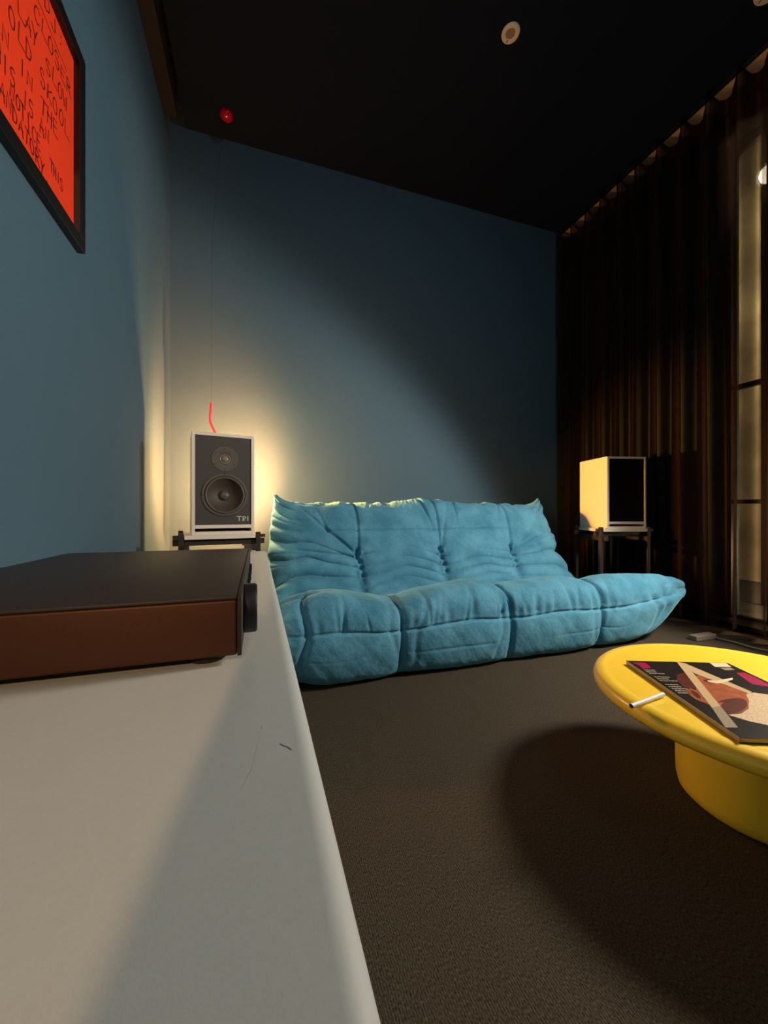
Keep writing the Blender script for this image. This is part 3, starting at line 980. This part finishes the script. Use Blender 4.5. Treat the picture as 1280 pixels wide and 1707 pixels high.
# reading lamp right of the frame
t = thing('reading_lamp', 'black metal floor lamp with a cone shade standing by the curtain', 'lamp', (2.02, 0.52, 0))
obj('base', lathe([(0, 0), (.13, 0), (.13, .015), (.02, .022), (0, .022)], 48, c=(.2, 0, 0)), M['black'], t, smooth=True, sharp=40)
obj('pole', tube([(.2, 0, .02), (.2, -.02, 1.3), (.18, -.06, 1.46), (.12, -.05, 1.47)], .009), M['black'], t, smooth=True)
sh = obj('lamp_shade', lathe([(.02, -.14), (.05, -.135), (.115, -.03), (.14, .012), (.137, .012), (.11, -.03), (.045, -.13), (.02, -.134)], 48), M['black'], t, smooth=True, sharp=40)
sh.rotation_euler = (Vector(KEY_AIM) - Vector(KEY)).to_track_quat('Z', 'Y').to_euler()
sh.location = (0, 0, 1.32)

bl = obj('bulb', lathe([(0, -.10), (.03, -.085), (.036, -.06), (.03, -.035), (0, -.025)], 24), M['corrbulb'], t, smooth=True)
bl.rotation_euler = sh.rotation_euler
bl.location = (0, 0, 1.32)

# corridor lamp, and the added fill lamp on the rear ceiling
t = thing('pendant_lamp', 'small amber pendant lamp in the corridor behind the camera', 'lamp', (-.36, -2.4, ZC))
obj('ceiling_rose', lathe([(0, 0), (.05, 0), (.045, -.02), (0, -.022)], 32), M['black'], t)
obj('wire', tube([(0, 0, -.02), (0, 0, 2.40 - ZC)], .004), M['black'], t)
obj('socket', lathe([(0, 2.41 - ZC), (.02, 2.40 - ZC), (.02, 2.345 - ZC), (0, 2.345 - ZC)], 24), M['black'], t)
obj('bulb', lathe([(0, 2.345 - ZC), (.016, 2.335 - ZC), (.016, 2.322 - ZC), (0, 2.312 - ZC)], 24), M['corrbulb'], t, smooth=True)
t = thing('ceiling_lamp', 'added round fill lamp on the ceiling behind the camera', 'lamp', (1.25, -.75, ZC))
obj('housing', lathe([(0, 0), (.27, 0), (.28, -.02), (.275, -.06), (.262, -.06), (.262, -.03), (0, -.03)], 48), M['cream'], t, smooth=True, sharp=40)

# ------------------------------------------------------------------ ceiling fixtures
def ring_fixture(x, y, R_, label):
    t = thing('ceiling_vent', label, 'ceiling vent', (x, y, ZC), 0, 'round cream ceiling fittings')
    obj('ring', lathe([(R_ * .50, .0), (R_ * .50, -.004), (R_ * .56, -.0075), (R_ * .86, -.009), (R_ * .97, -.006), (R_, 0)], 56), M['cream'], t, smooth=True, sharp=50)
    g = bmesh.new()
    lathe_b = lathe([(0, -.0030), (R_ * .505, -.0030)], 40)
    me = bpy.data.meshes.new('t'); lathe_b.to_mesh(me); lathe_b.free(); g.from_mesh(me); bpy.data.meshes.remove(me)
    gr = obj('grille', g, M['grille'], t)
    for k in range(-3, 4):
        h = math.sqrt(max(0, (R_ * .48) ** 2 - (k * R_ * .13) ** 2))
        obj('grille_bar', bx((k * R_ * .13 - .0008, -h, -.0045), (k * R_ * .13 + .0008, h, -.0032)), M['cream'], gr)
    obj('slot', bx((-.002, R_ * .54, -.0098), (.002, R_ * .80, -.0085)), M['grille'], t)
    return t


ring_fixture(1.192, 1.609, .044, 'small round cream ceiling fitting with a dark mesh centre')
ring_fixture(2.209, 1.105, .056, 'round cream ceiling fitting near the curtain rail at the top right corner')

t = thing('ceiling_lamp', 'tiny red glass dome lamp on the dark ceiling above the left speaker', 'lamp', (-.171, 2.462, ZC))
obj('glass_dome', lathe([(.036, 0), (.038, -.010), (.034, -.026), (.022, -.038), (.010, -.042), (0, -.043)], 36), M['red'], t, smooth=True)
obj('collar', lathe([(0, 0), (.041, 0), (.041, -.003), (0, -.003)], 36), M['black'], t)

# thin cord with a red sleeve hanging down behind the left speaker
t = thing('hanging_cord', 'thin dark cord ending in a bent red sleeve behind the left speaker', 'cord', (0, 0, 0))
cx, cy = -.2415, 2.36
obj('wire', tube([(-.171, 2.462, ZC - .04), (-.21, 2.38, 2.6), (-.238, 2.352, 2.2), (cx, cy, 1.7), (cx, cy, 1.26)], .0006, 6), M['black'], t)
obj('red_sleeve', tube([(cx, cy, 1.265), (cx - .004, cy, 1.22), (cx - .008, cy, 1.175), (cx - .006, cy, 1.155), (cx + .006, cy, 1.125), (cx + .022, cy, 1.09), (cx + .030, cy, .98), (cx + .01, cy, .70)], .0068, 14), M['redtube'], t, smooth=True, sharp=60)

# ------------------------------------------------------------------ poster
t = thing('framed_poster', 'fluorescent orange poster of hand-scrawled red lines in a black frame', 'poster', (0, 0, 0))
PY0, PY1, PZ0, PZ1 = .757, 1.327, 1.452, 1.946
fr = bmesh.new()
fw = .037
for (lo, hi) in (((XL, PY0 - fw, PZ0 - fw), (XL + .021, PY1 + fw, PZ0)), ((XL, PY0 - fw, PZ1), (XL + .021, PY1 + fw, PZ1 + fw)),
                 ((XL, PY0 - fw, PZ0), (XL + .021, PY0, PZ1)), ((XL, PY1, PZ0), (XL + .021, PY1 + fw, PZ1))):
    bx(lo, hi, .0015, 1, fr)
obj('frame', fr, M['frame'], t)
pp = obj('poster_sheet', bx((XL + .0005, PY0, PZ0), (XL + .005, PY1, PZ1)), M['poster'], t)
ink = bmesh.new()
rn = random.Random(11)
to3 = lambda p, l: (XL + .0053, p.x, p.y)
PS = 1.0155
rows = [('PLEASE DJ:', 1.255, 1.872, .040, .036, -.10), ('U USE CLOSER', 1.297, 1.800, .038, .033, -.02), ('CAN U PLAY SLOW', 1.275, 1.742, .038, .030, .03),
        ('. OLD SKOOL', 1.283, 1.676, .040, .031, .0), ('MUSIC IN THE'.replace('MUSIC', 'CAN'), 1.222, 1.617, .038, .030, .02), ('THIS IS AN', 1.176, 1.562, .036, .024, .05),
        ('NOTICE', 1.135, 1.508, .034, .021, -.12), ('THIS', 1.246, 1.503, .030, .0175, -.12), ('MANDATORY.', 1.176, 1.462, .034, .0225, -.15)]
for txt, yend, z0, h, adv, slope in rows:
    yend *= PS; z0 = .65 + (z0 - .65) * PS; ink = bmesh.new()
    y = yend - adv * len(txt)
    for chh in txt:
        if chh in LET:
            wd = adv * .74
            dz = rn.uniform(-.003, .003); sk = rn.uniform(-.15, .15); hh = h * rn.uniform(.85, 1.1)
            for s in LET[chh]:
                pts = []
                for (a, c) in s:
                    xx = y + (a + sk * c) * wd + rn.uniform(-.0006, .0006)
                    zz = z0 + dz + c * hh + (xx - yend) * slope + rn.uniform(-.0008, .0008)
                    pts.append((xx, min(max(zz, PZ0 + .003), PZ1 - .003)))
                ribbon(ink, pts, .0040, to3)
        y += adv
    if txt.endswith('DJ:'):
        ribbon(ink, [(1.02, 1.884), (1.16, 1.878), (1.285, 1.868)], .0026, to3)
    obj('handwriting', ink, M['ink'], t)['kind'] = 'stuff'

# ------------------------------------------------------------------ table
TX, TY, TZ, TR = 1.055, .548, .255, .322
t = thing('coffee_table', 'glossy yellow round pedestal coffee table on the dark carpet', 'table', (TX, TY, 0))
obj('tabletop', lathe([(0, TZ - .0010), (TR - .045, TZ - .0010), (TR - .040, TZ - .0010), (TR - .034, TZ - .0016), (TR - .031, TZ - .0002), (TR - .022, TZ), (TR - .010, TZ - .003), (TR - .003, TZ - .010),
                       (TR, TZ - .019), (TR - .002, TZ - .028), (TR - .010, TZ - .036), (TR - .025, TZ - .040), (0, TZ - .040)], 128), M['yellow'], t, smooth=True, sharp=40)
obj('pedestal', lathe([(.150, TZ - .040), (.148, TZ - .05), (.148, .06), (.147, .03), (.143, .012), (.133, .002), (.12, 0), (0, 0)], 96), M['yellow'], t, smooth=True, sharp=50)

# ------------------------------------------------------------------ magazine
MT = TZ + .0003
mg = thing('magazine', 'glossy dark magazine with a bearded face and pale triangle on its cover', 'magazine', (.912, .7506, MT), math.atan2(-.093, .231))
MW, MH, MTK = .249, .342, .0085
obj('pages', bx((.001, -MH + .001, .0003), (MW - .001, -.001, MTK - .0006)), M['page'], mg)
obj('back_cover', bx((0, -MH, 0), (MW, 0, .0003)), M['p_dark'], mg)
obj('front_cover', bx((-.0004, -MH - .0004, MTK - .0006), (MW + .0004, .0004, MTK)), M['p_dark'], mg)
obj('spine', bx((-.0008, -MH, 0), (-.0001, 0, MTK)), M['p_band2'], mg)


def poly(name, pts, m, lv):
    b = bmesh.new()
    vs = [b.verts.new((u * MW, -v * MH, MTK + .0001 + lv * .00008)) for u, v in pts]
    f = b.faces.new(vs)
    bmesh.ops.triangulate(b, faces=[f])
    for fc in b.faces:
        if fc.normal.z < 0: fc.normal_flip()
    return b, m


def oval(cu, cv, ru, rv, ang=0, n=28):
    out = []
    for i in range(n):
        a = 2 * PI * i / n
        x, y = ru * math.cos(a), rv * math.sin(a)
        out.append((cu + x * math.cos(ang) - y * math.sin(ang), cv + x * math.sin(ang) + y * math.cos(ang)))
    return out


layers = [
    ([(.28, .24), (.40, .20), (.46, .235), (.30, .45), (.16, .44), (.20, .33)], 'p_skin_d', 0),
    ([(.461, .235), (.555, .241), (.631, .352), (.66, .43), (.60, .53), (.50, .63), (.40, .70), (.28, .75), (.19, .77), (.15, .70), (.13, .62), (.2, .5), (.3, .40)], 'p_skin', 1),
    ([(.135, .481), (.206, .443), (.235, .50), (.20, .58), (.129, .640), (.10, .60), (.106, .548)], 'p_skin', 2),
    (oval(.165, .54, .022, .055, .5), 'p_skin_d', 3),
    (oval(.33, .665, .19, .050, -.48), 'p_skin_d', 3),
    (oval(.36, .60, .12, .012, -.25), 'p_skin_d', 4),
    (oval(.53, .335, .10, .030, .0), 'p_skin_d', 4),
    (oval(.60, .40, .05, .018, .4), 'p_skin_d', 4),
    (oval(.62, .46, .035, .015, .9), 'p_skin_d', 4),
    ([(.164, .776), (.281, .757), (.40, .70), (.471, .638), (.52, .60), (.552, .559), (.60, .51), (.692, .488), (.80, .52), (.92, .66), (.93, .80), (.80, .90), (.62, .93), (.45, .90), (.346, .878), (.25, .84)], 'p_fur', 5),
    ([(.496, .003), (.556, .029), (.20, .70), (.09, .80)][0:0] or [(.496, .003), (.556, .029), (.215, .675), (.125, .700)], 'p_band', 7),
    ([(.125, .700), (.215, .675), (.092, .907), (-.0, .912)], 'p_band2', 7),
    ([(.522, .010), (.556, .029), (.681, .481), (.63, .508), (.47, .214), (.50, .10)], 'p_band', 6),
    ([(.027, .037), (.159, .031), (.150, .10), (.133, .134), (.039, .15), (.06, .09)], 'p_pink', 2),
    ([(.879, .185), (.961, .171), (.975, .25), (.961, .355), (.915, .393), (.818, .362)], 'p_pink', 2),
    ([(.80, .52), (.96, .52), (.96, .55), (.80, .55)], 'p_pink', 8),
    ([(.816, .004), (.979, .004), (.955, .074), (.791, .082)], 'p_white', 2),
    (oval(.515, .345, .055, .022, .1), 'p_white', 8),
    ([(.52, .335), (.706, .283), (.751, .271), (.718, .302), (.555, .365)], 'p_white', 9),
    ([(.82, .10), (.93, .09), (.93, .13), (.83, .14)], 'p_band2', 2),
]
cb = bmesh.new()
mats = ['p_dark', 'p_band', 'p_band2', 'p_skin', 'p_skin_d', 'p_fur', 'p_pink', 'p_text', 'p_white']
vsall, fsall, mi = [], [], []
for pts, mk, lv in layers:
    b, _ = poly('x', pts, None, lv)
    off = len(vsall)
    b.verts.ensure_lookup_table()
    vsall += [tuple(v.co) for v in b.verts]
    for fc in b.faces:
        fsall.append([off + v.index for v in fc.verts]); mi.append(mats.index(mk))
    b.free()
rt = random.Random(3)
for r_ in range(13):
    v0 = .165 + r_ * .029
    if r_ in (3, 7): continue
    u0 = .035; ln_ = rt.uniform(.09, .16)
    u = u0
    while u < u0 + ln_:
        wl = rt.uniform(.010, .026)
        off = len(vsall)
        for (a, c) in ((u, v0), (u + wl, v0), (u + wl, v0 + .013), (u, v0 + .013)):
            vsall.append((a * MW, -c * MH, MTK + .0001 + .00016))
        fsall.append([off, off + 3, off + 2, off + 1]); mi.append(mats.index('p_text'))
        u += wl + .005
cb.free()
me = bpy.data.meshes.new('cover_print'); me.from_pydata(vsall, [], fsall); me.update()
for mk in mats: me.materials.append(M[mk])
me.polygons.foreach_set('material_index', mi)
cp = bpy.data.objects.new('cover_print', me); COL.objects.link(cp); cp.parent = mg

# ------------------------------------------------------------------ straw on the table
A = Vector((.714, .5775, MT + .0046)); B = Vector((.826, .594, MT + .0046))
st = thing('paper_tube', 'thin white hollow paper tube beside the magazine on the yellow table', 'tube', (0, 0, 0))
obj('tube_wall', tube([A, A.lerp(B, .5), B], .0044, 20, caps=False), M['white'], st, smooth=True)
obj('tube_bore', tube([A.lerp(B, .01), B.lerp(A, .01)], .0038, 20), M['black'], st)

# ------------------------------------------------------------------ things on the floor by the curtain
pb = obj('floor_block', bx((2.09, 1.335, 0), (2.235, 1.375, .026), .004, 2), M['cable'])
pb.rotation_euler = (0, 0, 0)
tag(pb, 'low grey block on the floor between the sofa tip and the curtain', 'floor block')
cbx = obj('power_cable', tube([(2.22, 1.33, .006), (2.24, 1.26, .006), (2.23, 1.18, .006), (2.25, 1.10, .006), (2.24, .95, .006), (2.28, .7, .006)], .006, 8), M['cable'], smooth=True)
tag(cbx, 'grey cable on the floor along the curtain hem beyond the yellow table', 'cable')
print('objects', len(bpy.data.objects))
